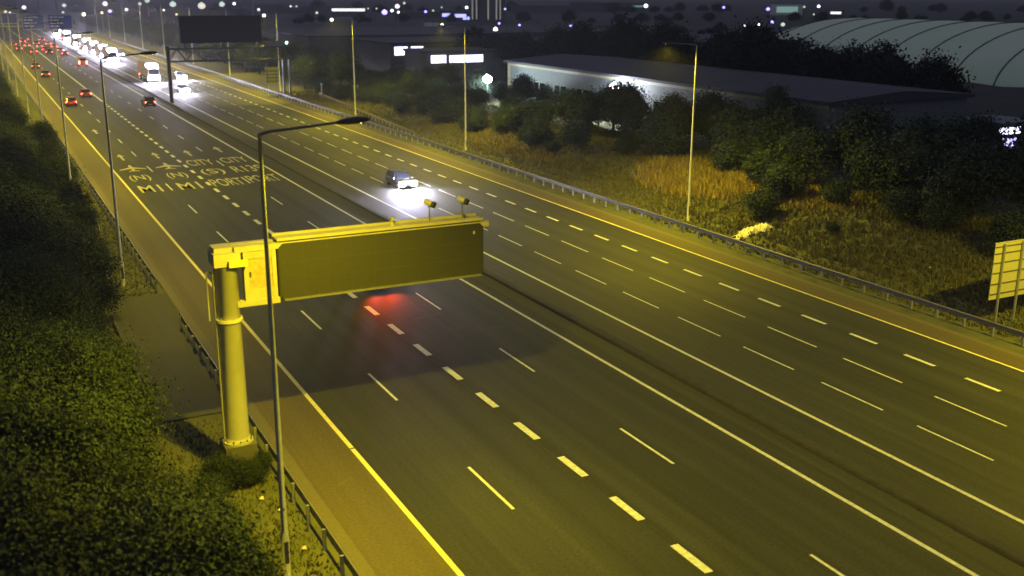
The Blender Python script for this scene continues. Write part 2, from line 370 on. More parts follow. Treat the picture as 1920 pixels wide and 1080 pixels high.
# ------------------------------------------------------------------ big sign seen from behind at right
r = empty('road_sign', (50.6, 38.6, gz(51,38.6))); tag(r, 'large road sign seen from its lit unpainted back beside the right guardrail', 'road sign')
MB().box(0,6.2,.0,.04,1.62,4.95).build('sign_plate', M['signback'], r)
for x in (.65,2.2,3.75,5.3): MB().box(x-.05,x+.05,-.16,-.06,-.2,4.9).build('post', M['galv'], r)
for z in (1.95,2.55,3.2,3.8,4.35,4.75): MB().box(.02,6.18,-.045,0,z-.03,z+.03).build('stiffener', M['dgalv'], r)
MB().box(-.03,6.23,-.03,.05,4.95,5.0).build('top_edge', M['signback'], r)

# ------------------------------------------------------------------ far gantry over the oncoming carriageway
GY = 187
r = empty('sign_gantry', (30.3, GY, 0)); tag(r, 'dark lattice gantry carrying a blank message board over the oncoming lanes in the distance', 'sign gantry')
MB().box(-.25,.25,-.35,.35,0,9.4).build('leg', M['face'], r)
for x in (19.6,20.7):
    MB().box(x-.15,x+.15,-.2,.2,0,6.9).build('leg', M['dgalv'], r)
t = MB()
for z in (6.9,9.0):
    for y in (-.6,.6): t.box(-.3,21.3,y-.11,y+.11,z-.11,z+.11)
t.build('chord', M['dark'], r)
t = MB()
for k in range(14):
    a = k*1.5; bb = a+1.5; up = k%2 == 0
    for y in (-.6,.6): t.tube([(a,y,6.9 if up else 9.0),(bb,y,9.0 if up else 6.9)], .06, 6)
    t.tube([(a,-.6,6.9),(a,.6,6.9)], .05, 6); t.tube([(a,.6,9.0),(a,-.6,9.0)], .05, 6)
t.build('lattice', M['dark'], r)
MB().box(2.2,16.0,-.5,.5,9.9,14.4).build('message_board', M['face'], r)
MB().box(2.6,2.9,-.3,.3,9.0,9.9).box(9,9.3,-.3,.3,9.0,9.9).box(15.2,15.5,-.3,.3,9.0,9.9).build('board_bracket', M['dark'], r)
MB().box(16.3,20.9,-.65,.65,9.15,9.25).box(16.3,20.9,-.66,-.6,9.25,10.1).build('walkway', M['dgalv'], r)
MB().box(-.05,.05,-.05,.05,0,0.1).build('board_fixing', M['dark'], r)
g_ = empty('signal_light', (50.55, GY-.75, 9.3)); tag(g_, 'small bright green signal light at the right end of the far gantry', 'signal light')
MB().box(-.25,.25,0,.3,0,.75).build('housing', M['dark'], g_); MB().tube([(0,-.03,.4),(0,.0,.4)], .2, 14).build('lens', emis('green_light', (.55,1,.75), 14), g_)
r = empty('road_sign', (49.2, 192.5, 0)); tag(r, 'small sign back, lamplight yellow painted in, standing between the far gantry posts and the lanes', 'road sign')
MB().box(-1.2,1.2,0,.04,2.2,5.1).build('sign_plate', mat('sodium_tint_plate', (.85,.80,.10), .5), r)  # yellow of the lamplight put into the plate's base colour
for x in (-.8,.8): MB().box(x-.06,x+.06,-.14,-.05,0,5.0).build('post', M['galv'], r)
for z in (2.6,3.2,3.8,4.4): MB().box(-1.18,1.18,-.04,0,z-.05,z+.05).build('stiffener', M['dark'], r)
for i,(x,y,lab) in enumerate(((55.3,182,'left of the two slim grey posts on the verge right of the far gantry'),(58.5,172,'right of the two slim grey posts on the verge right of the far gantry'))):
    p = empty('marker_post', (x,y,gz(x,y))); tag(p, lab, 'post', 'grey posts by the far gantry')
    MB().box(-.13,.13,-.1,.1,0,2.7).build('shaft', M['dgalv'], p); MB().box(-.15,.15,-.12,.12,2.7,2.8).build('cap', M['galv'], p)

# ------------------------------------------------------------------ blue direction signs on far gantry
r = empty('direction_gantry', (10.8, 380, 0)); tag(r, 'far blue direction sign panels hung on a gantry across the traffic at top left', 'sign gantry')
t = MB()
for z in (7.2,9.2): t.box(-4,23,.1,.4,z-.12,z+.12)
t.build('beam', M['galv'], r)
MB().box(-1.9,-1.5,0,.5,0,9.4).build('leg', M['galv'], r); MB().box(22.4,22.8,0,.5,0,9.4).build('leg', M['galv'], r)
for k, (x0,x1,z0,z1) in enumerate(((-2,5.2,8.0,11.4),(6.3,13.0,6.1,10.9),(14.0,21.5,6.0,10.8))):
    p = MB().box(x0,x1,-.1,.08,z0,z1).build('sign_panel', M['blue'], r)
    q = MB().box(x0+.1,x1-.1,-.12,-.102,z0+.1,z0+.2).box(x0+.1,x1-.1,-.12,-.102,z1-.2,z1-.1).box(x0+.1,x0+.2,-.12,-.102,z0+.2,z1-.2).box(x1-.2,x1-.1,-.12,-.102,z0+.2,z1-.2); q.build('border', M['white'], p)
    if k:
        lg = MB()
        for j in range(4):
            zz = z1-.8-j*.95; xx = x0+.6
            for w_ in ((1.2,.9,1.6),(.8,1.5),(1.7,.7,.9),(1.1,1.3))[j]: lg.box(xx, xx+w_, -.12,-.102, zz-.22, zz+.12); xx += w_+.3
        lg.build('legend', M['white'], p)

# ------------------------------------------------------------------ vehicles
def ring_loft(stations, nf=1):
    """stations: list of (y, [(x,z)...]) half profiles from sill to top centre; mirrored"""
    mb = MB(); rows = []
    for y, hp in stations:
        full = [(x,z) for x,z in hp]+[(-x,z) for x,z in reversed(hp)]
        rows.append([(x,y,z) for x,z in full])
    n = len(rows[0]); vs_ = [p for r_ in rows for p in r_]; fs_ = []
    for i in range(len(rows)-1):
        for k in range(n): fs_.append((i*n+k, (i+1)*n+k, (i+1)*n+(k+1)%n, i*n+(k+1)%n))
    fs_.append(tuple(range(n))); fs_.append(tuple((len(rows)-1)*n+k for k in reversed(range(n))))
    return mb.add(vs_, fs_)
paints = {}
def paint(c):
    if c not in paints: paints[c] = mat('car_paint', c, .3, .3)
    return paints[c]
M['head'] = emis('headlamp_light', (.76,.73,1.0), 3000); M['tail'] = emis('tail_light', (1,.07,.06), 45); M['amber'] = emis('amber_light', (1,.45,.05), 8)
M['headS'] = emis('headlamp_soft', (.84,.82,1.0), 250)
def wheels(r, w, ys_, rad):
    for y in ys_:
        for s in (-1,1):
            x = s*w
            wh = MB().tube([(x-.1*s,y,rad),(x+.1*s,y,rad)], rad, 18).build('wheel', M['black'], r)
            MB().tube([(x+.1*s,y,rad),(x+.115*s,y,rad)], rad*.6, 12).build('rim', M['galv'], wh)
def car(kind, c, braking=True, beams=0):
    """front of the car towards +y"""
    r = empty('car'); pt = paint(c); W_ = .88
    est = kind != 'saloon'
    hb = .86 if kind != 'suv' else 1.0; top = 1.43 if kind != 'suv' else 1.72
    def sec(w, z0, zb, zt=None): return [(w*.93,z0),(w,z0+.18),(w,zb-.12),(w*.93,zb),(0,zb+.02)]
    st = [(-2.15,sec(W_*.82,.35,hb-.06)),(-2.05,sec(W_*.95,.25,hb+.02)),(-1.3,sec(W_,.22,hb+.04)),(.6,sec(W_,.22,hb)),(1.5,sec(W_*.97,.22,hb-.10)),(2.0,sec(W_*.88,.26,hb-.24)),(2.15,sec(W_*.74,.33,hb-.36))]
    ring_loft(st).build('body', pt, r)
    def cs(w, zt): return [(w,hb-.03),(w*.84,zt-.04)if zt>hb+.1 else (w*.97,zt),(w*.7,zt),(0,zt+.01)]
    if est: sc = [(-2.02,cs(.80,hb+.02)),(-1.78,cs(.82,top-.08)),(-1.0,cs(.83,top)),(.1,cs(.83,top-.02)),(.95,cs(.80,hb))]
    else: sc = [(-1.7,cs(.80,hb+.02)),(-1.0,cs(.82,top-.06)),(-.6,cs(.83,top)),(.1,cs(.83,top-.02)),(.98,cs(.80,hb))]
    ring_loft(sc).build('windows', M['glass'], r)
    y0 = -1.76 if est else -.98
    rf = MB(); rf.add([(-.62,y0,top-.03),(.62,y0,top-.03),(.64,-.6,top+.035),(-.64,-.6,top+.035),(.60,.14,top+.005),(-.60,.14,top+.005)], [(0,1,2,3),(3,2,4,5)])
    rf.build('roof', pt, r)
    wheels(r, .78, (-1.3,1.35), .32)
    z = hb-.28
    for s in (-1,1):
        MB().box(s*.60-.25,s*.60+.25,2.02,2.16,z-.20,z+.18).build('headlight', M['head'] if beams else M['glass'], r)
        MB().box(s*.64-.16,s*.64+.16,-2.14,-2.04,hb-.22,hb-.04).build('tail_light', M['tail'] if braking else M['dark'], r)
        MB().box(s*.93-.07,s*.93+.07,.55,.72,hb,hb+.13).build('mirror', pt, r)
    if beams:
        for s in (-1,1): MB().box(s*.55-.13,s*.55+.13,2.06,2.18,.36,.50).build('added_glare_lamp', M['head'], r)  # second lamp pair added to strengthen the headlight glare
    MB().box(-.26,.26,-2.17,-2.14,.5,.61).build('number_plate', M['yel'], r)
    MB().box(-.26,.26,2.13,2.17,.4,.51).build('number_plate', M['white'], r)
    if beams:
        for s in (-.6,.6):
            ld = bpy.data.lights.new('headlamp_beam','SPOT'); ld.energy = beams; ld.color = (.9,.9,1); ld.spot_size = R(50); ld.spot_blend = .9; ld.shadow_soft_size = .08
            lo = bpy.data.objects.new('headlamp_beam', ld); col.objects.link(lo); lo.parent = r; lo.location = (s,2.25,z); lo.rotation_euler = (R(86),0,0)
    return r
def lorry(c, beams=0, L_=11.0):
    r = empty('lorry'); pt = paint(c)
    MB().box(-1.2,1.2,-L_,-.2,1.15,3.9).build('box_body', paint((.55,.55,.56)), r)
    MB().box(-1.0,1.0,-L_,1.9,.75,1.1).build('chassis', M['dark'], r)
    cb = ring_loft([(-.1,[(1.2,.55),(1.22,1.6),(1.15,3.1),(0,3.15)]),(1.5,[(1.2,.55),(1.22,1.6),(1.12,3.05),(0,3.1)]),(2.1,[(1.15,.5),(1.2,1.6),(1.05,2.85),(0,2.9)])]); cab = cb.build('cab', pt, r)
    MB().box(-1.0,1.0,2.08,2.16,1.65,2.7).build('windscreen', M['glass'], cab)
    wheels(r, 1.05, (1.0,-L_*.45,-L_*.8,-L_*.92), .48)
    for s in (-1,1):
        MB().box(s*.85-.3,s*.85+.3,2.1,2.22,.6,1.1).build('headlight', M['head'] if beams else M['glass'], r)
        MB().box(s*.8-.15,s*.8+.15,2.05,2.15,2.95,3.1).build('marker_light', M['headS'] if beams else M['amber'], r)
        MB().box(s*.95-.2,s*.95+.2,-L_-.06,-L_,.8,1.0).build('tail_light', M['tail'], r)
    if beams:
        lb = MB()
        for q_ in (-.85,-.3,.3,.85): lb.box(q_-.17,q_+.17,1.0,1.12,3.2,3.5)
        lb.build('added_glare_bar', M['headS'], r)  # unseen row of roof lamps added to make the lorries glare more
        ld = bpy.data.lights.new('headlamp_beam','SPOT'); ld.energy = beams; ld.color = (.9,.9,1); ld.spot_size = R(60); ld.spot_blend = .9; ld.shadow_soft_size = .2
        lo = bpy.data.objects.new('headlamp_beam', ld); col.objects.link(lo); lo.parent = r; lo.location = (0,2.4,.8); lo.rotation_euler = (R(84),0,0)
    return r
def van(c):
    r = empty('van'); pt = paint(c)
    ring_loft([(-2.7,[(.95,.4),(1.0,1.3),(.93,2.4),(0,2.45)]),(1.2,[(.95,.4),(1.0,1.3),(.92,2.4),(0,2.45)]),(1.9,[(.95,.4),(1.0,1.2),(.9,1.45),(0,1.5)]),(2.6,[(.85,.4),(.9,.9),(.8,1.1),(0,1.12)])]).build('body', pt, r)
    MB().box(-.75,.75,-2.74,-2.69,1.5,2.1).build('rear_window', M['glass'], r)
    wheels(r, .9, (-1.7,1.6), .36)
    for s in (-1,1):
        MB().box(s*.84-.11,s*.84+.11,-2.78,-2.69,.75,1.45).build('tail_light', M['tail'], r)
        MB().box(s*.65-.18,s*.65+.18,2.55,2.64,.75,.95).build('headlight', M['glass'], r)
    return r
def put(v, x, y, label, cat, group, rev=False):
    v.location = (x,y,.01); v.rotation_euler = (0,0,math.pi if rev else 0); tag(v, label, cat, group)
GA = 'vehicles driving away on the left carriageway'; GB = 'vehicles coming towards the camera on the right carriageway'
v = car('hatch',(.05,.05,.06)); put(v, 21.75, 62.8, 'dark car hidden behind the big message board, its brakes glowing on the road', 'car', GA)
for s in (-.55,.55):
    ld = bpy.data.lights.new('brake_glow','SPOT'); ld.energy = 420; ld.color = (1,.06,.02); ld.spot_size = R(95); ld.spot_blend = 1; ld.shadow_soft_size = .1
    lo = bpy.data.objects.new('brake_glow', ld); col.objects.link(lo); lo.parent = v; lo.location = (s,-2.22,.75); lo.rotation_euler = (R(-66),0,0)
put(car('hatch',(.35,.02,.02)), 14.4, 190, 'bright red hatchback in the inside lane, just behind the red saloon one lane over', 'car', GA)
put(car('saloon',(.3,.05,.05)), 18.1, 204, 'red saloon with glowing tail lights in the second lane, ahead of the red hatchback', 'car', GA)
put(car('suv',(.06,.04,.05)), 25.8, 182.5, 'dark tall hatchback alone in the outer lane near the median with red tail lights', 'car', GA)
put(car('saloon',(.06,.03,.03)), 14.9, 256, 'dark saloon on the inside lane by the left edge line, nearer of two in line', 'car', GA)
put(car('saloon',(.25,.03,.03)), 14.5, 284, 'red saloon on the inside lane by the left edge line, farther of two in line', 'car', GA)
put(van((.45,.42,.34)), 25.6, 288, 'pale tall van in the outer lane with red tail lights low down', 'van', GA)
cl = [(15,372,'saloon',0),(18,352,'hatch',1),(18.2,392,'saloon',2),(21.8,345,'suv',0),(22,364,'hatch',1),(21.7,385,'saloon',2),(25.5,338,'hatch',0),(25.8,356,'saloon',1),(25.6,378,'suv',2),(14.6,402,'hatch',1),(22,408,'saloon',0),(25.5,402,'hatch',2),(18.3,420,'suv',1),(25.6,436,'saloon',0),(21.8,440,'hatch',1)]
cc = [(.05,.05,.06),(.3,.03,.03),(.3,.3,.32)]; cn = ['black','red','silver']; kn = {'saloon':'saloon','hatch':'hatchback','suv':'tall hatchback'}; lane = {14:'first',15:'first',18:'second',21:'third',22:'third',25:'fourth'}
proto = {}
seen = {}
for i, (x,y,k,ci) in enumerate(cl):
    if (k,ci) not in proto: proto[(k,ci)] = o = car(k, cc[ci])
    else: o = copy_tree(proto[(k,ci)])
    key = (lane[int(x)],cn[ci],kn[k]); 
    put(o, x, y, f'{cn[ci]} {kn[k]} in the {lane[int(x)]} lane of the far red queue', 'car', GA)
# order the queue labels by distance
q = sorted([o for o in bpy.data.objects if o.type == 'EMPTY' and o.name.startswith('car') and o.location.y > 330 and o.location.x < 28], key=lambda o: o.location.y)
for i, o in enumerate(q):
    o['label'] = f"{o['label'].split(',')[0]}, {ordw(i)} nearest car"
put(car('hatch',(.07,.07,.08),False,3000), 36.6, 95.6, 'single car in the open with dazzling headlights lighting the road, just above the message board', 'car', GB, True)
put(car('hatch',(.04,.04,.05),False,500), 35.4, 205, 'dark car with headlights on just right of the far gantry leg, nearer of the pair', 'car', GB, True)
put(car('suv',(.25,.25,.3),False,300), 40.3, 235, 'grey tall car with headlights on behind the gantry leg, farther of the pair', 'car', GB, True)
put(lorry((.5,.5,.55),3500), 34.1, 232, 'box lorry with blazing headlights left of the far gantry leg', 'lorry', GB, True)
put(van((.5,.5,.55)), 38.8, 322, 'pale van with lights on in the right lanes beyond the box lorry', 'van', GB, True)
for ch in bpy.data.objects:
    if ch.name.startswith('headlight') and ch.parent and ch.parent.name.startswith('van') and ch.parent.location.x > 30: ch.data = ch.data.copy(); ch.data.materials.clear(); ch.data.materials.append(M['head'])
lp = None
for i, (x,y) in enumerate(((34.0,298),(34.1,317),(34.0,338),(34.2,362),(34.0,392),(34.1,430),(34.0,478),(37.8,527))):
    if lp is None: lp = o = lorry((.45,.45,.5),2500)
    else: o = copy_tree(lp)
    put(o, x, y, f'{["nearest","second","third","fourth","fifth","sixth","seventh","farthest"][i]} lorry of the bright headlight convoy in the oncoming lanes at top left', 'lorry', GB, True)

# ------------------------------------------------------------------ vegetation
def crown_mesh(name, n, blobs, size, seed, flat=.0, m=None):
    rnd = random.Random(seed); vs_ = []; fs_ = []
    clumps = []
    tot = sum(b_[3]**2 for b_ in blobs)
    for bx_, by, bz, br, sq in blobs:
        k = max(6, int(70*br*br/tot*len(blobs)))
        for _ in range(k):
            while True:
                d = Vector((rnd.gauss(0,1),rnd.gauss(0,1),rnd.gauss(0,1)))
                if d.length > .1: break
            d.normalize(); rr = br*(.62+.42*rnd.random())
            if d.z < -.5 and rnd.random() < .6: continue
            clumps.append((bx_+d.x*rr, by+d.y*rr, bz+d.z*rr*sq, br*(.14+.22*rnd.random()), d))
    for i in range(n):
        c = clumps[int(rnd.random()*len(clumps))]
        if rnd.random() < .5: c = clumps[int(rnd.random()*rnd.random()*len(clumps))]
        p = Vector((rnd.gauss(c[0],c[3]), rnd.gauss(c[1],c[3]), rnd.gauss(c[2],c[3]*.8)))
        if p.z < .05: p.z = .05+rnd.random()*.3
        nrm = (c[4]+Vector((rnd.gauss(0,.8),rnd.gauss(0,.8),rnd.gauss(.25,.8)))).normalized()
        u = nrm.orthogonal().normalized(); w = nrm.cross(u); a = rnd.random()*6.28
        u2 = u*math.cos(a)+w*math.sin(a); w2 = -u*math.sin(a)+w*math.cos(a)
        s = size*(.55+.8*rnd.random()); b0 = len(vs_)
        vs_ += [p-u2*s*.5, p+w2*s*.28+nrm*s*.08, p+u2*s*.5, p-w2*s*.28+nrm*s*.08]; fs_.append((b0,b0+1,b0+2,b0+3))
    me = bpy.data.meshes.new(name); me.from_pydata([tuple(v) for v in vs_], [], fs_); me.materials.append(m); return me
def tree_proto(h, rad, n, size, seed, m, name='tree', bushy=.0, trunkm=None):
    rnd = random.Random(seed*3+1); r = empty(name)
    blobs = [(0,0,h*.62,rad*.75,1.0)]
    for k in range(6):
        a = k*1.05+rnd.random(); rr = rad*(.35+.35*rnd.random()); blobs.append((rr*math.cos(a),rr*math.sin(a),h*(.38+.38*rnd.random()),rad*(.34+.22*rnd.random()),.95))
    blobs.append((rnd.gauss(0,.2),rnd.gauss(0,.2),h*.86,rad*.38,1.1))
    t = MB(); t.tube([(0,0,-.3),(.05,0,h*.25),(.0,.1,h*.55),(.1,0,h*.85)], [rad*.075,rad*.06,rad*.045,rad*.012], 7)
    for k in range(7):
        a = k*2.4; z0 = h*(.22+.07*k); e = rad*.75
        t.tube([(0,0,z0),(math.cos(a)*e*.5,math.sin(a)*e*.5,z0+e*.35),(math.cos(a)*e,math.sin(a)*e,z0+e*.6)], [rad*.028,rad*.018,rad*.006], 5)
    t.build('trunk', trunkm or M['bark'], r)
    me = crown_mesh('crown', n, blobs, size, seed, m=m); o = bpy.data.objects.new('crown', me); col.objects.link(o); o.parent = r
    return r
used = set()
def plant(pr, x, y, s, rz, label, cat, group, zs=1.0, z=None):
    if pr in used: o = copy_tree(pr)
    else: o = pr; used.add(pr)
    o.location = (x, y, gz(x,y) if z is None else z); o.rotation_euler = (0,0,rz); o.scale = (s,s,s*zs); tag(o, label, cat, group); return o
rt = random.Random(11)
# left hedge (close to the camera)
PL = [tree_proto(6.2,2.7,(56000,42000,60000)[k],(.11,.135,.10)[k],20+k,(M['leafL'],M['leafR'],M['leafL2'])[k]) for k in range(3)]
SL = [tree_proto(2.6,1.5,14000,.11,40+k,M['leafL'],'shrub') for k in range(2)]
left = []
y = 17
while y < 300:
    st = 3.3 if y < 70 else 5.5 if y < 150 else 9
    left.append((2.55+rt.uniform(-.35,.35), y+rt.uniform(-.6,.6), rt.uniform(.82,1.05)))
    left.append((-.4+rt.uniform(-.5,.5), y+st*.5+rt.uniform(-.6,.6), rt.uniform(.95,1.2)))
    y += st
left.sort(key=lambda a: a[1])
for i,(x,y,s) in enumerate(left):
    if y < 20: s *= .8
    if 33 < y < 64: x -= 1.0
    elif 64 <= y < 80: x -= .5
    plant(PL[i%3], x, y, s, rt.random()*6.28, f'{ordw(i)} leafy tree of the dense left roadside hedge counted from the camera', 'tree', 'trees of the left roadside hedge')
lsh = [(5.2,21.5,.95),(4.8,24.5,1.1),(5.35,27,.8),(4.9,29.3,1.1),(5.3,32.0,.8),(5.5,34.4,.7),(6.1,36.4,.45),(6.75,38.0,.5),(7.35,37.7,.42),(7.95,37.75,.36),(8.5,38.6,.32),(3.2,53,.8),(3.4,58,.9),(4.9,63,1.0),(5.3,69,1.1),(5.8,76,1.0),(5.9,84,1.1),(6.3,95,1.1),(6.4,108,1.2),(6.6,122,1.2),(6.8,138,1.2)]
for i,(x,y,s) in enumerate(lsh):
    plant(SL[i%2], x, y, s, rt.random()*6.28, f'{ordw(i)} low leafy shrub at the road side of the left hedge counted from the camera', 'shrub', 'shrubs in front of the left hedge')
# right bank
PR = [tree_proto(6.0,2.8,9000,.30,60+k,M['leafR']) for k in range(4)]
SR = [tree_proto(2.6,1.7,5200,.20,80+k,M['leafR'],'shrub') for k in range(3)]
PD = [tree_proto(12.0,5.0,9000,.6,90+k,M['leafD'],'dark_tree') for k in range(3)]
rows = []
for y in range(34, 186, 6):
    for x0, hs in ((65.5,1.0),(71.5,1.12)):
        rows.append((x0+rt.uniform(-1.6,1.6), y+rt.uniform(-2,2), hs*rt.uniform(.8,1.12)*(1.0 if y < 84 else .84 if y < 118 else .62 if y < 156 else .75)))
rows = [t_ for t_ in rows if not (t_[0] < 69 and 70 < t_[1] < 100 and False)]
rows.sort(key=lambda a: a[1])
for i,(x,y,s) in enumerate(rows):
    plant(PR[i%4], x, y, s, rt.random()*6.28, f'{ordw(i)} dull green tree of the right bank thicket counted from the camera', 'tree', 'trees of the right bank thicket')
sh = []
for y in range(36, 196, 5):
    sh.append((61.0+rt.uniform(-1.2,1.4)-(1.5 if y>100 else 0), y+rt.uniform(-2,2), rt.uniform(.7,1.25)))
    if y > 96: sh.append((57.8+rt.uniform(-1,1), y+rt.uniform(-2,2), rt.uniform(.5,.9)))
sh = [s_ for s_ in sh if not (70 < s_[1] < 92 and s_[0] < 63)]
sh += [(56.6,65.4,.85),(61.5,71.5,1.05),(57.2,58,.3),(63.5,78.5,1.1)]
sh.sort(key=lambda a: a[1])
for i,(x,y,s) in enumerate(sh):
    plant(SR[i%3], x, y, s, rt.random()*6.28, f'{ordw(i)} scrubby bush at the front of the right bank counted from the camera', 'shrub', 'bushes at the front of the right bank')
bt = empty('birch_tree', (69.5,79.5,gz(69.5,79.5))); tag(bt, 'slender tree with a pale bare trunk showing in the right thicket', 'tree')
MB().tube([(0,0,0),(.15,.05,2.5),(-.05,0,4.6),(.2,.1,7.0)], [.10,.09,.07,.02], 8).build('trunk', M['birch'], bt)
o = bpy.data.objects.new('crown', crown_mesh('crown', 1500, [(0,0,7.2,1.1,1),(.5,.3,6.2,.8,1)], .22, 5, m=M['leafR'])); col.objects.link(o); o.parent = bt
# dark tall trees behind the warehouse
dk = []
for i in range(34):
    y = 56+i*5.0; (y < 62 or y > 90) and dk.append((104+rt.uniform(-2.5,5), y, (.78 if y < 120 else 1.0)*rt.uniform(.82,1.1)*(1.0 if y < 185 else .85)))
for i,(x,y,s) in enumerate(dk):
    plant(PD[i%3], x, y, s, rt.random()*6.28, f'{ordw(i)} tall near-black tree behind the warehouse roof counted from the camera', 'tree', 'dark trees behind the warehouse')

# grass tufts (uncountable)
def tufts(name, n, area, hgt, wid, m, seed, rule=None):
    rnd = random.Random(seed); mb = MB()
    for _ in range(n):
        x = rnd.uniform(area[0],area[1]); y = area[2]+(area[3]-area[2])*rnd.random()**1.5
        if rule and not rule(x,y,rnd): continue
        z = gz(x,y)-.02
        for k in range(3):
            a = rnd.random()*6.28; h_ = hgt*rnd.uniform(.5,1.2); w_ = wid*rnd.uniform(.6,1.2); dx, dy = math.cos(a)*w_, math.sin(a)*w_; lx, ly = rnd.gauss(0,h_*.35), rnd.gauss(0,h_*.35)
            mb.add([(x-dx,y-dy,z),(x+dx,y+dy,z),(x+lx,y+ly,z+h_)], [(0,1,2)])
            x += rnd.gauss(0,.08); y += rnd.gauss(0,.08)
    tag(mb.build(name, m), kind='stuff')
tufts('verge_grass', 26000, (49.9,62,18,200), .28, .06, M['blade'], 3)
tufts('verge_grass', 16000, (2.0,9.3,16,150), .18, .04, M['blade'], 4, lambda x,y,r_: not (5.6 < x and 45 < y < 67) and x < 8.95)
def blob(cx,cy,rx,ry): return lambda x,y,r_: ((x-cx)/rx)**2+((y-cy)/ry)**2 < (.55+.5*r_.random())
tufts('dry_grass', 8500, (54,67,66,100), .75, .07, M['dry'], 5, blob(60.8,79,5.2,9.5))
tufts('dry_grass', 2200, (57,67,55,75), .6, .06, M['dry'], 6, blob(62,66,3.5,6))
tufts('dry_grass', 1800, (52.5,62,96,124), .6, .07, M['dry'], 7, blob(56.5,110,3.0,12))
tufts('scrub_grass', 24000, (53.5,70,30,190), .42, .07, M['blade'], 8)

# crumpled pale sheeting on the verge
rnd = random.Random(9); mb = MB()
def heap(cx, cy, rx, ry, h_, n=9):
    vs_ = []
    for j in range(n+1):
        for i in range(n+1):
            u, v_ = i/n*2-1, j/n*2-1; d = max(0, 1-u*u-v_*v_)
            vs_.append((cx+u*rx+rnd.gauss(0,.04), cy+v_*ry+rnd.gauss(0,.04), gz(cx,cy)-.02+h_*math.sqrt(d)*(.6+.6*rnd.random())))
    mb.add(vs_, [(j*(n+1)+i, j*(n+1)+i+1, (j+1)*(n+1)+i+1, (j+1)*(n+1)+i) for j in range(n) for i in range(n)])
heap(52.9,63.3,.9,.55,.22); heap(54.1,63.7,.8,.7,.42); heap(55.2,63.5,.75,.8,.45); heap(51.9,62.7,.6,.35,.12)
tag(mb.build('plastic_sheet', M['plastic']), 'crumpled bright pale plastic sheet heaped on the verge beside the right guardrail', 'plastic sheet')
# litter on verges
for i,(x,y,lab) in enumerate(((7.9,36.2,'small pale scrap of litter on the grass, upper one left of the near lamp column'),(8.3,35.0,'small pale scrap of litter on the grass between guardrail and near lamp column'),(8.3,31.9,'small pale scrap of litter on the grass, lowest one by the guardrail posts'),(56.3,47.8,'small white scrap of litter on the right verge grass left of the big sign'))):
    mb = MB(); mb.add([(x-.09,y-.05,.10),(x+.07,y-.07,.06),(x+.1,y+.06,.12),(x-.06,y+.08,.07),(x,y,.19)], [(0,1,4),(1,2,4),(2,3,4),(3,0,4)])
    ob = mb.build('litter', M['plastic']); ob.location.z = gz(x,y); tag(ob, lab, 'litter', 'litter on the verges')

# ------------------------------------------------------------------ industrial buildings at right
M['win'] = emis('lit_window', (.80,.80,1.0), 3.0); M['cool'] = emis('cool_floodlight', (.85,.9,1.0), 220); M['blueL'] = emis('blue_white_light', (.38,.30,1.0), 3.2)
M['warmL'] = emis('warm_light', (1,.78,.5), 6); M['whiteL'] = emis('white_light', (.85,.9,.85), 3); M['redL'] = emis('orange_light', (1,.50,.22), 5)
M['bstrip2'] = emis('violet_window', (.5,.45,1), 2.5)
b = empty('warehouse', (77, 80, 0)); tag(b, 'long pale warehouse with dark roof behind the thicket, its near end lit cyan-white', 'warehouse')
MB().box(0,20,0,72,0,7.6).build('wall', M['wall'], b)
rf = MB(); rf.add([(-.5,-.5,7.6),(20.5,-.5,7.6),(20.5,72.5,7.6),(-.5,72.5,7.6),(-.5,-.5,7.95),(10,-.5,8.7),(20.5,-.5,7.95),(-.5,72.5,7.95),(10,72.5,8.7),(20.5,72.5,7.95)],
      [(0,3,2,1),(4,5,8,7),(5,6,9,8),(0,1,6,5,4),(3,7,8,9,2),(0,4,7,3),(1,2,9,6)]); rf.build('roof', M['roof'], b)
sm_ = MB()
for k in range(23):
    y_ = 1+k*3.05; sm_.add([(-.5,y_,8.0),(-.5,y_+.12,8.0),(10,y_+.12,8.77),(10,y_,8.77),(20.5,y_,8.02),(20.5,y_+.12,8.02)], [(0,3,2,1),(3,4,5,2)])
sm_.build('roof_seams', M['wall2'], b)
for k in range(9): 
    w_ = MB().box(-.06,.0,70-k*6.4-4,70-k*6.4-.8,3.0,5.2).build('window', M['glass'], b)
    MB().box(-.09,-.06,70-k*6.4-2.5,70-k*6.4-2.3,3.0,5.2).build('glazing_bar', M['pale'], w_)
MB().box(-.12,0,71,71.6,0,7.5).build('downpipe', M['pale'], b)
MB().box(-.10,0,0,70.9,7.2,7.58).build('fascia', M['pale'], b)
def building(name, x, y, z, w, d, h, wm, rm, label, cat, lit=(), pitched=False, rz=0):
    b = empty(name, (x,y,z), rz); tag(b, label, cat)
    MB().box(0,w,0,d,0,h).build('wall', wm, b)
    if pitched:
        MB().add([(-.4,-.4,h),(w+.4,-.4,h),(w+.4,d+.4,h),(-.4,d+.4,h),(w/2,-.4,h+w*.16),(w/2,d+.4,h+w*.16)], [(0,4,5,3),(4,1,2,5),(0,1,4),(3,5,2),(0,3,2,1)]).build('roof', rm, b)
    else: MB().box(-.3,w+.3,-.3,d+.3,h,h+.5).build('roof', rm, b)
    for (x0,x1,z0,z1,mm) in lit:
        p = MB().box(x0,x1,-.08,0,z0,z1).build('window', mm, b)
        MB().box(x0,x1,-.12,-.08,z0-.08,z0).box(x0,x1,-.12,-.08,z1,z1+.08).build('frame', M['dark'], p)
    return b
building('office_block', 87, 232, 0, 24, 26, 6.6, M['wall2'], M['roof'], 'dark low unit with two separate bright blue-white windows left of the long lit strip', 'building', [(1.2,4.4,4.2,6.1,M['win']),(5.3,8.3,4.2,6.1,M['win'])])
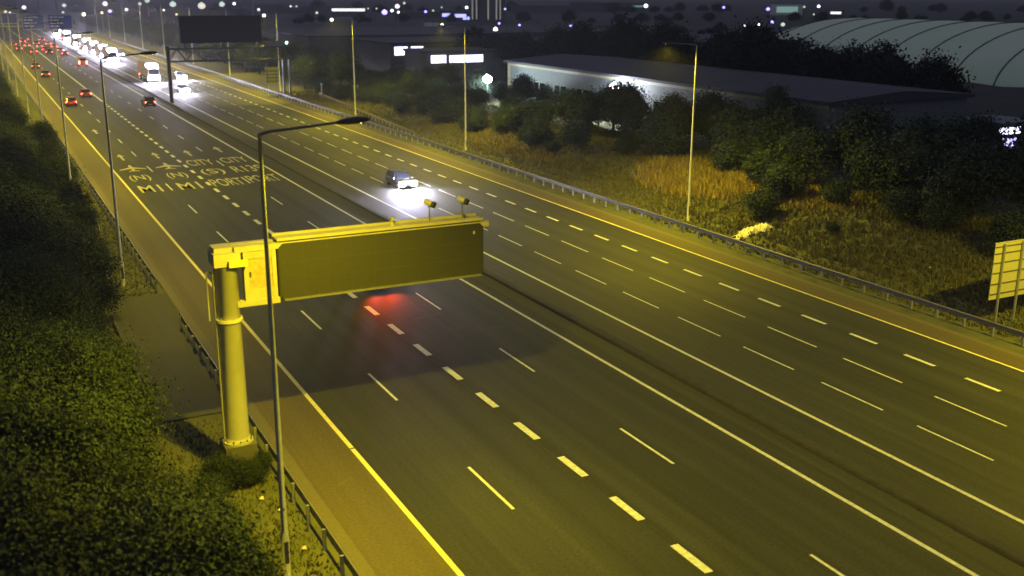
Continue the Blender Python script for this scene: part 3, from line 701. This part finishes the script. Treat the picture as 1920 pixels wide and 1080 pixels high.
building('workshop', 85.2, 206, 0, 22, 12, 6.0, M['wall2'], M['roof'], 'dark workshop with one long brilliant strip of lit windows above the yard', 'building', [(1.2,4.6,4.0,5.6,M['win']),(5.4,13.2,4.0,5.5,M['win'])])
building('depot_shed', 78, 266, 0, 95, 55, 7.0, M['wall2'], M['roof'], 'very wide dark flat shed behind the lit units, with a thin grey roof edge', 'building')
building('storage_hall', 112, 190, 0, 60, 42, 7.4, M['wall2'], M['roof'], 'dark storage hall roof between the lit strip windows and the tall black trees', 'building')
# air dome
dome = empty('sports_dome', (204,0,0)); tag(dome, 'huge pale green ribbed dome roof glowing dimly behind the black trees at top right', 'dome')
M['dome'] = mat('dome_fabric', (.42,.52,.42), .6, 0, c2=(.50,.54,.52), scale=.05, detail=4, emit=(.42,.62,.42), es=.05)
N = 40
def dpt(t, y):
    e = 1-max(0,(y-204)/22)**2; e = math.sqrt(max(0,e)); return (-30*e*math.cos(t), y, 12.3*e*math.sin(t))
ysd = [60,80,100,120,140,150,160,170,180,192,204]+[204+22*math.sin(k*math.pi/16) for k in range(1,9)]
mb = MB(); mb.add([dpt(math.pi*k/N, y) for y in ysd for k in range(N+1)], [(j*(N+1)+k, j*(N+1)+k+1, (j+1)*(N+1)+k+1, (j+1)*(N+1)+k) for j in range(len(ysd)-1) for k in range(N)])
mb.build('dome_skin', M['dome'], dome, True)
for y in range(68,215,10):
    MB().tube([(lambda p: (p[0]*1.004,p[1],p[2]*1.006))(dpt(math.pi*k/24, y+.01)) for k in range(25)], .16, 5).build('seam', M['dark'], dome, True)

# floodlights of the yard: each its own thing
def flood(x, y, z, mm, rad, label, group='lights of the distant town', pw=0, c=(.8,1,.9), gz_=0):
    r = empty('floodlight_mast', (x,y,gz_)); tag(r, label, 'floodlight', group)
    k = max(1, math.hypot(x,y)/250)
    MB().tube([(0,0,0),(0,0,z)], [.10*k,.06*k], 6).build('pole', M['dgalv'], r)
    d = MB()
    n, m_ = 10, 6; vs_ = [(0,0,z+rad)]; 
    for j in range(1,m_):
        for i in range(n):
            a, b_ = math.pi*j/m_, 2*math.pi*i/n; vs_.append((rad*math.sin(a)*math.cos(b_), rad*math.sin(a)*math.sin(b_), z+rad*math.cos(a)*.8))
    vs_.append((0,0,z-rad*.8)); fs_ = [(0,1+i,1+(i+1)%n) for i in range(n)]+[(len(vs_)-1, 1+(m_-2)*n+(i+1)%n, 1+(m_-2)*n+i) for i in range(n)]
    for j in range(m_-2):
        for i in range(n): fs_.append((1+j*n+i, 1+(j+1)*n+i, 1+(j+1)*n+(i+1)%n, 1+j*n+(i+1)%n))
    d.add(vs_, fs_); d.build('lamp_head', mm, r)
    if pw:
        ld = bpy.data.lights.new('flood_light','POINT'); ld.energy = pw; ld.color = c; ld.shadow_soft_size = .4
        lo = bpy.data.objects.new('flood_light', ld); col.objects.link(lo); lo.parent = r; lo.location = (-rad*1.6,-rad*1.6,z)
    return r
flood(70.5, 146, 5.6, M['cool'], .7, 'dazzling white-green yard floodlight left of the pale warehouse corner', 'yard lights', 1600, (.7,1,.85))
flood(75.2, 117.5, 6.4, M['cool'], .7, 'square bright white light on the warehouse front, upper of two', 'yard lights', 350, (.8,.85,1))
flood(74.6, 116.8, 4.4, M['cool'], .35, 'small elongated white light just below the square warehouse light', 'yard lights')
flood(79, 178, 3.4, M['cool'], .45, 'small bright lamp left of the yard floodlight, beside the lit van', 'yard lights', 1500, (.8,.85,1))
building('kiosk', 101.0, 79, -.5, 7, 6, 4.6, M['wall2'], M['wall'], 'small building with bright violet-white panels showing through branches at the far right', 'building', [(.6,4.0,3.8,4.6,M['win']),(.5,3.6,2.4,3.4,M['bstrip2']),(.5,1.2,.6,2.0,M['win']),(2.6,3.1,.8,1.3,M['win'])])

# distant town: lamp positions read as bearing and distance
def bear(px, py, z):   # point at height z seen in direction (px, py)
    d = F*1952.5+R2*(px-960)+U2*(540-py); t = (CAM_H-z)/-d.z; return d.x*t, d.y*t
town = [(1357,14,'b',1.6,'lone violet light above the black trees'),(1440,17,'b',2.3,'large violet-white light on the horizon left of the dome'),(1447,42,'b',1.0,'bright violet star light just left of the dome edge'),
 (622,37,'w',1.2,'warm star light left of the right lamp column top'),(829,47,'w',1.1,'warm star light in the centre of the horizon'),(929,55,'w',.95,'warm orange star light right of centre'),
 (721,23,'b',1.5,'violet star light right of the white canopy'),(735,20,'v',.9,'small pink-white light beside the violet star light'),(747,23,'v',.7,'small pale light right of the violet star pair'),
 (798,22,'b',1.3,'violet star light left of the blue lit cluster'),(812,20,'v',.8,'small pale light on a short post right of a violet star light'),
 (936,44,'b',.7,'small violet light above the orange star light'),(974,47,'b',.7,'small violet light right of the orange star light'),(1070,48,'b',.8,'small violet lamp over the brown lit yard, left one'),(1168,48,'b',.8,'small violet lamp over the brown lit yard, right one'),
 (1098,59,'r',.8,'small orange star light in the brown lit yard'),(1016,62,'r',.5,'small yellow light among parked machinery'),(987,63,'b',.5,'small violet light right of the white kiosk'),
 (866,64,'v',.45,'left of three small white lights above the lit strip'),(880,65,'v',.6,'middle of three small white lights above the lit strip'),(900,64,'v',.4,'right of three small white lights above the lit strip'),
 (495,29,'v',.9,'white star light right of the gantry message board'),(485,18,'v',.9,'white light just above and left of the gantry star light'),(594,24,'v',.7,'small white light by the thin red mast'),
 (416,8,'v',1.8,'white horizon light above the gantry board, left one'),(439,7,'v',1.8,'white horizon light above the gantry board, right one'),(378,11,'v',2.6,'bright white horizon light left of the gantry board lights'),(324,8,'v',2.3,'round white horizon light above the left tree belt'),
 (307,19,'v',.6,'tiny white light below the round horizon light'),(262,7,'v',1.9,'white horizon light left of the round one'),(276,1,'v',2.8,'topmost white light cluster on the horizon at left'),
 (331,27,'r',.7,'orange-white light on a tall pole left of the gantry board'),(237,18,'v',.9,'white light above the pole row at left'),(197,7,'v',1.6,'white horizon light above the blue signs, right one'),
 (120,10,'v',1.4,'white horizon light above the blue signs, middle one'),(118,23,'v',.9,'white light on top of the right blue sign'),(45,14,'v',1.3,'white light above the left blue sign'),(10,22,'v',.9,'white light at the far left edge, outer one'),(19,25,'v',.7,'white light at the far left edge, inner one'),
 (157,27,'w',.8,'warm light above the yellow-lit bank'),(191,24,'r',.7,'orange light left of the violet cluster at top left'),(206,21,'b',1.3,'violet cluster light at top left'),
 (545,12,'v',.7,'tiny white light above the dark tree belt, left one'),(556,12,'v',.8,'tiny white light above the dark tree belt, right one'),(690,16,'v',.9,'pale green light right of the white canopy, nearest it'),(706,16,'v',.9,'pale green light right of the white canopy, second'),
 (745,12,'v',1.5,'pale light above the violet star group, left'),(758,6,'v',2.0,'pale light above the violet star group, right'),(828,14,'v',1.2,'pale light above the blue lit cluster, left'),(875,14,'v',1.2,'pale light above the blue lit cluster, right'),
 (947,17,'b',1.1,'small lilac light right of the tower block'),(1211,11,'v',1.6,'pale ring-like light at the right end of the long green lit line'),(1395,49,'v',.6,'small white light left of the gabled house'),(1423,46,'v',.5,'flat pale light above the gabled house'),(1468,46,'v',.7,'small pink light beside the violet star near the dome'),
 (1526,27,'v',.8,'small heart-shaped pale light above the dome'),(1508,13,'v',1.3,'faint pale light on the horizon above the dome, left'),(1535,12,'v',1.6,'faint pale light on the horizon above the dome, right'),
 (980,60,'v',.35,'tiny pale light above the white kiosk'),(1046,60,'v',.35,'small greenish light left of the brown lit yard'),(1060,68,'v',.35,'tiny ring light at the foot of the brown yard'),(1131,66,'v',.35,'tiny pale light right of the orange yard star')]
tm = {'b':M['blueL'],'w':M['warmL'],'v':M['whiteL'],'r':M['redL']}
rl = random.Random(4); vv = [emis('pale_light', c_, e_) for c_, e_ in (((.8,1,.85),.8),((1,.85,.95),1.6),((1,.95,.8),.9),((.85,.92,1),4))]
for px,py,k,rad,lab in town:
    z = 9.0 if py > 12 else 11.0
    if py > 55: z = 5.5
    x, y = bear(px,py,z); mm = tm[k] if k != 'v' else vv[int(px) % 4]
    flood(x,y,z,mm,rad*rl.uniform(.40,.95),lab)
for i,(px,h_,lab) in enumerate(((34,34,'leftmost tall thin mast rising out of the picture at top left'),(75,34,'tall thin mast above the gap between the two blue signs'),(107,34,'tall thin mast above the right blue sign'),(178,34,'tall thin mast right of the blue signs'),(475,32,'tall pale mast above the far gantry board'),(589,32,'tall thin reddish mast right of the far gantry'))):
    x,y = bear(px,24,0) ; x*=.75; y*=.75
    r = empty('high_mast', (x,y,0)); tag(r, lab, 'mast', 'tall masts on the horizon')
    MB().tube([(0,0,0),(0,0,h_)], [.45,.25], 8).build('pole', M['galv'] if i < 5 else M['brick'], r); MB().tube([(0,0,h_-.4),(0,0,h_+.4)], [1.2,1.2], 10).build('head_ring', M['dgalv'], r)
# distant buildings
def farb(px, py, z, w, d, h, wm, label, lit, name='distant_building', rm=None):
    x,y = bear(px,py,z); return building(name, x, y, 0, w, d, h, wm, rm or M['roof'], label, 'building', lit, rz=-R(25))
M['dimw'] = emis('dim_lit_wall', (.5,.55,.5), .035); M['strip'] = emis('dim_strip', (.6,.55,.45), .35); M['canopy'] = emis('lit_canopy', (.9,.92,.95), 1.6); M['teal'] = emis('teal_lit_strip', (.35,.65,.6), .45); M['bstrip'] = emis('blue_lit_strip', (.35,.35,1), 2.2); M['brown'] = mat('brown_facade', (.30,.22,.10), .8, 0, var=.2, scale=.3)
farb(622,16,6,24,14,6,M['wall2'],'distant forecourt with a long brilliant white canopy', [(0,24,4.2,6.0,M['canopy'])])
farb(880,14,9,22,16,24,M['wall2'],'distant dim tower block with vertical light strips above the blue cluster', [(1.5,2.2,2,23,M['strip']),(4,4.7,2,23,M['strip']),(11,11.8,2,23,M['strip']),(16,16.8,2,23,M['strip']),(18.4,19,2,23,M['strip'])], 'tower_block')
farb(826,22,6,26,10,6,M['wall2'],'distant unit with a broken row of blue-violet lights', [(1,6,3,5,M['bstrip']),(9,16,2.6,4.6,M['bstrip']),(14,24,1.2,3.0,M['bstrip'])])
farb(1145,9,6,34,12,7,M['wall2'],'distant shed with a long thin green-white line of light on the horizon', [(0,32,4,5.4,M['teal'])])
farb(1452,12,7,24,12,9,M['dimw'],'distant pale lit block beside the large violet light', [(2,20,2,7,M['teal'])])
farb(1555,21,5,11,8,5,M['wall2'],'distant building with a short bright white strip above the dome', [(1,9,3,4.6,M['canopy'])])
farb(795,42,3,11,8,3.2,M['wall'],'pale domed lorry-sized shed beside the warm central star light', [(0,8,1.0,3.0,M['dimw'])])
farb(962,66,3,4,3,3.4,M['wall'],'tiny white lit kiosk right of the orange star light', [(.3,3.2,.6,3.0,M['win'])], 'kiosk')
farb(1040,58,3,46,10,4.6,M['brown'],'low brown-lit yard building along the horizon behind the storage hall', [])
farb(1410,72,4,8,6,3.6,mat('cream_render',(.6,.5,.2),.8),'small gabled cream house lit yellow at the edge of the dark trees', [(1,2.2,1.2,2.4,M['warmL'])], 'house', M['wall'])
for i,(px,py,w_,h_) in enumerate(((400,14,60,6),(520,16,50,5),(960,16,60,6),(1070,14,50,8),(300,20,60,5),(740,24,70,4))):
    farb(px,py,4,w_,20,h_,M['wall2'],f'{["first","second","third","fourth","fifth","sixth"][i]} faint grey shed on the horizon of the town, unlit', [])
# yellow-lit bank under the blue signs at the far left, distant tree belts
rt = random.Random(21)
# thicket continuing along the right verge past the gantry
vt = []
y = 196
while y < 620:
    vt.append((59.5+rt.uniform(-1.5,1.5), y, rt.uniform(.75,1.05))); vt.append((66+rt.uniform(-2,2), y+4, rt.uniform(.9,1.2))); y += 8 if y < 300 else 13
for i,(x,y,s) in enumerate(vt):
    plant(PR[i%4], x, y, s, rt.random()*6.28, f'{ordw(i)} tree of the verge thicket beyond the far gantry counted from the camera', 'tree', 'verge thicket beyond the far gantry')
for i,(x,y,s) in enumerate(((80,64,1.0),(84,70,.8),(93,66,1.2),(111,72,1.2),(79,56,1.0))):
    plant(PR[i%4], x, y, s, rt.random()*6.28, f'{ordw(i)} dark tree screening the violet lit kiosk at the far right edge', 'tree', 'trees screening the lit kiosk')
belts = [('first','behind the wide flat shed',318,62,330,4.6,.42),('second','short of the town lights',450,66,470,6.6,.5),('third','below the horizon lights',660,72,760,13,.85),('farthest','along the horizon',980,90,1150,23,1.25)]
for nm,wh,Y0,xa,xb,st,sc in belts:
    x = xa; k = 0
    while x < xb:
        yy = Y0-(x-xa)*.25+rt.uniform(-1,1)*st*1.6+14*math.sin(x*.03); s_ = sc*rt.uniform(.55,1.15)
        plant(PD[k%3], x, yy, s_, rt.random()*6.28, f'{ordw(k)} tree from the left in the {nm} dark belt {wh}', 'tree', 'dark tree belts beyond the motorway', zs=rt.uniform(.5,.9), z=-2.2*s_); k += 1
        x += st*rt.uniform(.5,1.4)
        if rt.random() < .10: x += st*4

# haze volume added for glow around the lights and a lifted veil
hz = bpy.data.materials.new('glow_haze'); hz.use_nodes = True; t = hz.node_tree; t.nodes.clear()
pv = t.nodes.new('ShaderNodeVolumePrincipled'); ou = t.nodes.new('ShaderNodeOutputMaterial'); t.links.new(pv.outputs[0], ou.inputs['Volume'])
pv.inputs['Color'].default_value = (.9,.92,1,1); pv.inputs['Density'].default_value = HAZE; pv.inputs['Anisotropy'].default_value = .6
h_ = MB().box(-1450,2500,-250,3500,-3.5,60).build('haze', hz); h_['kind'] = 'stuff'
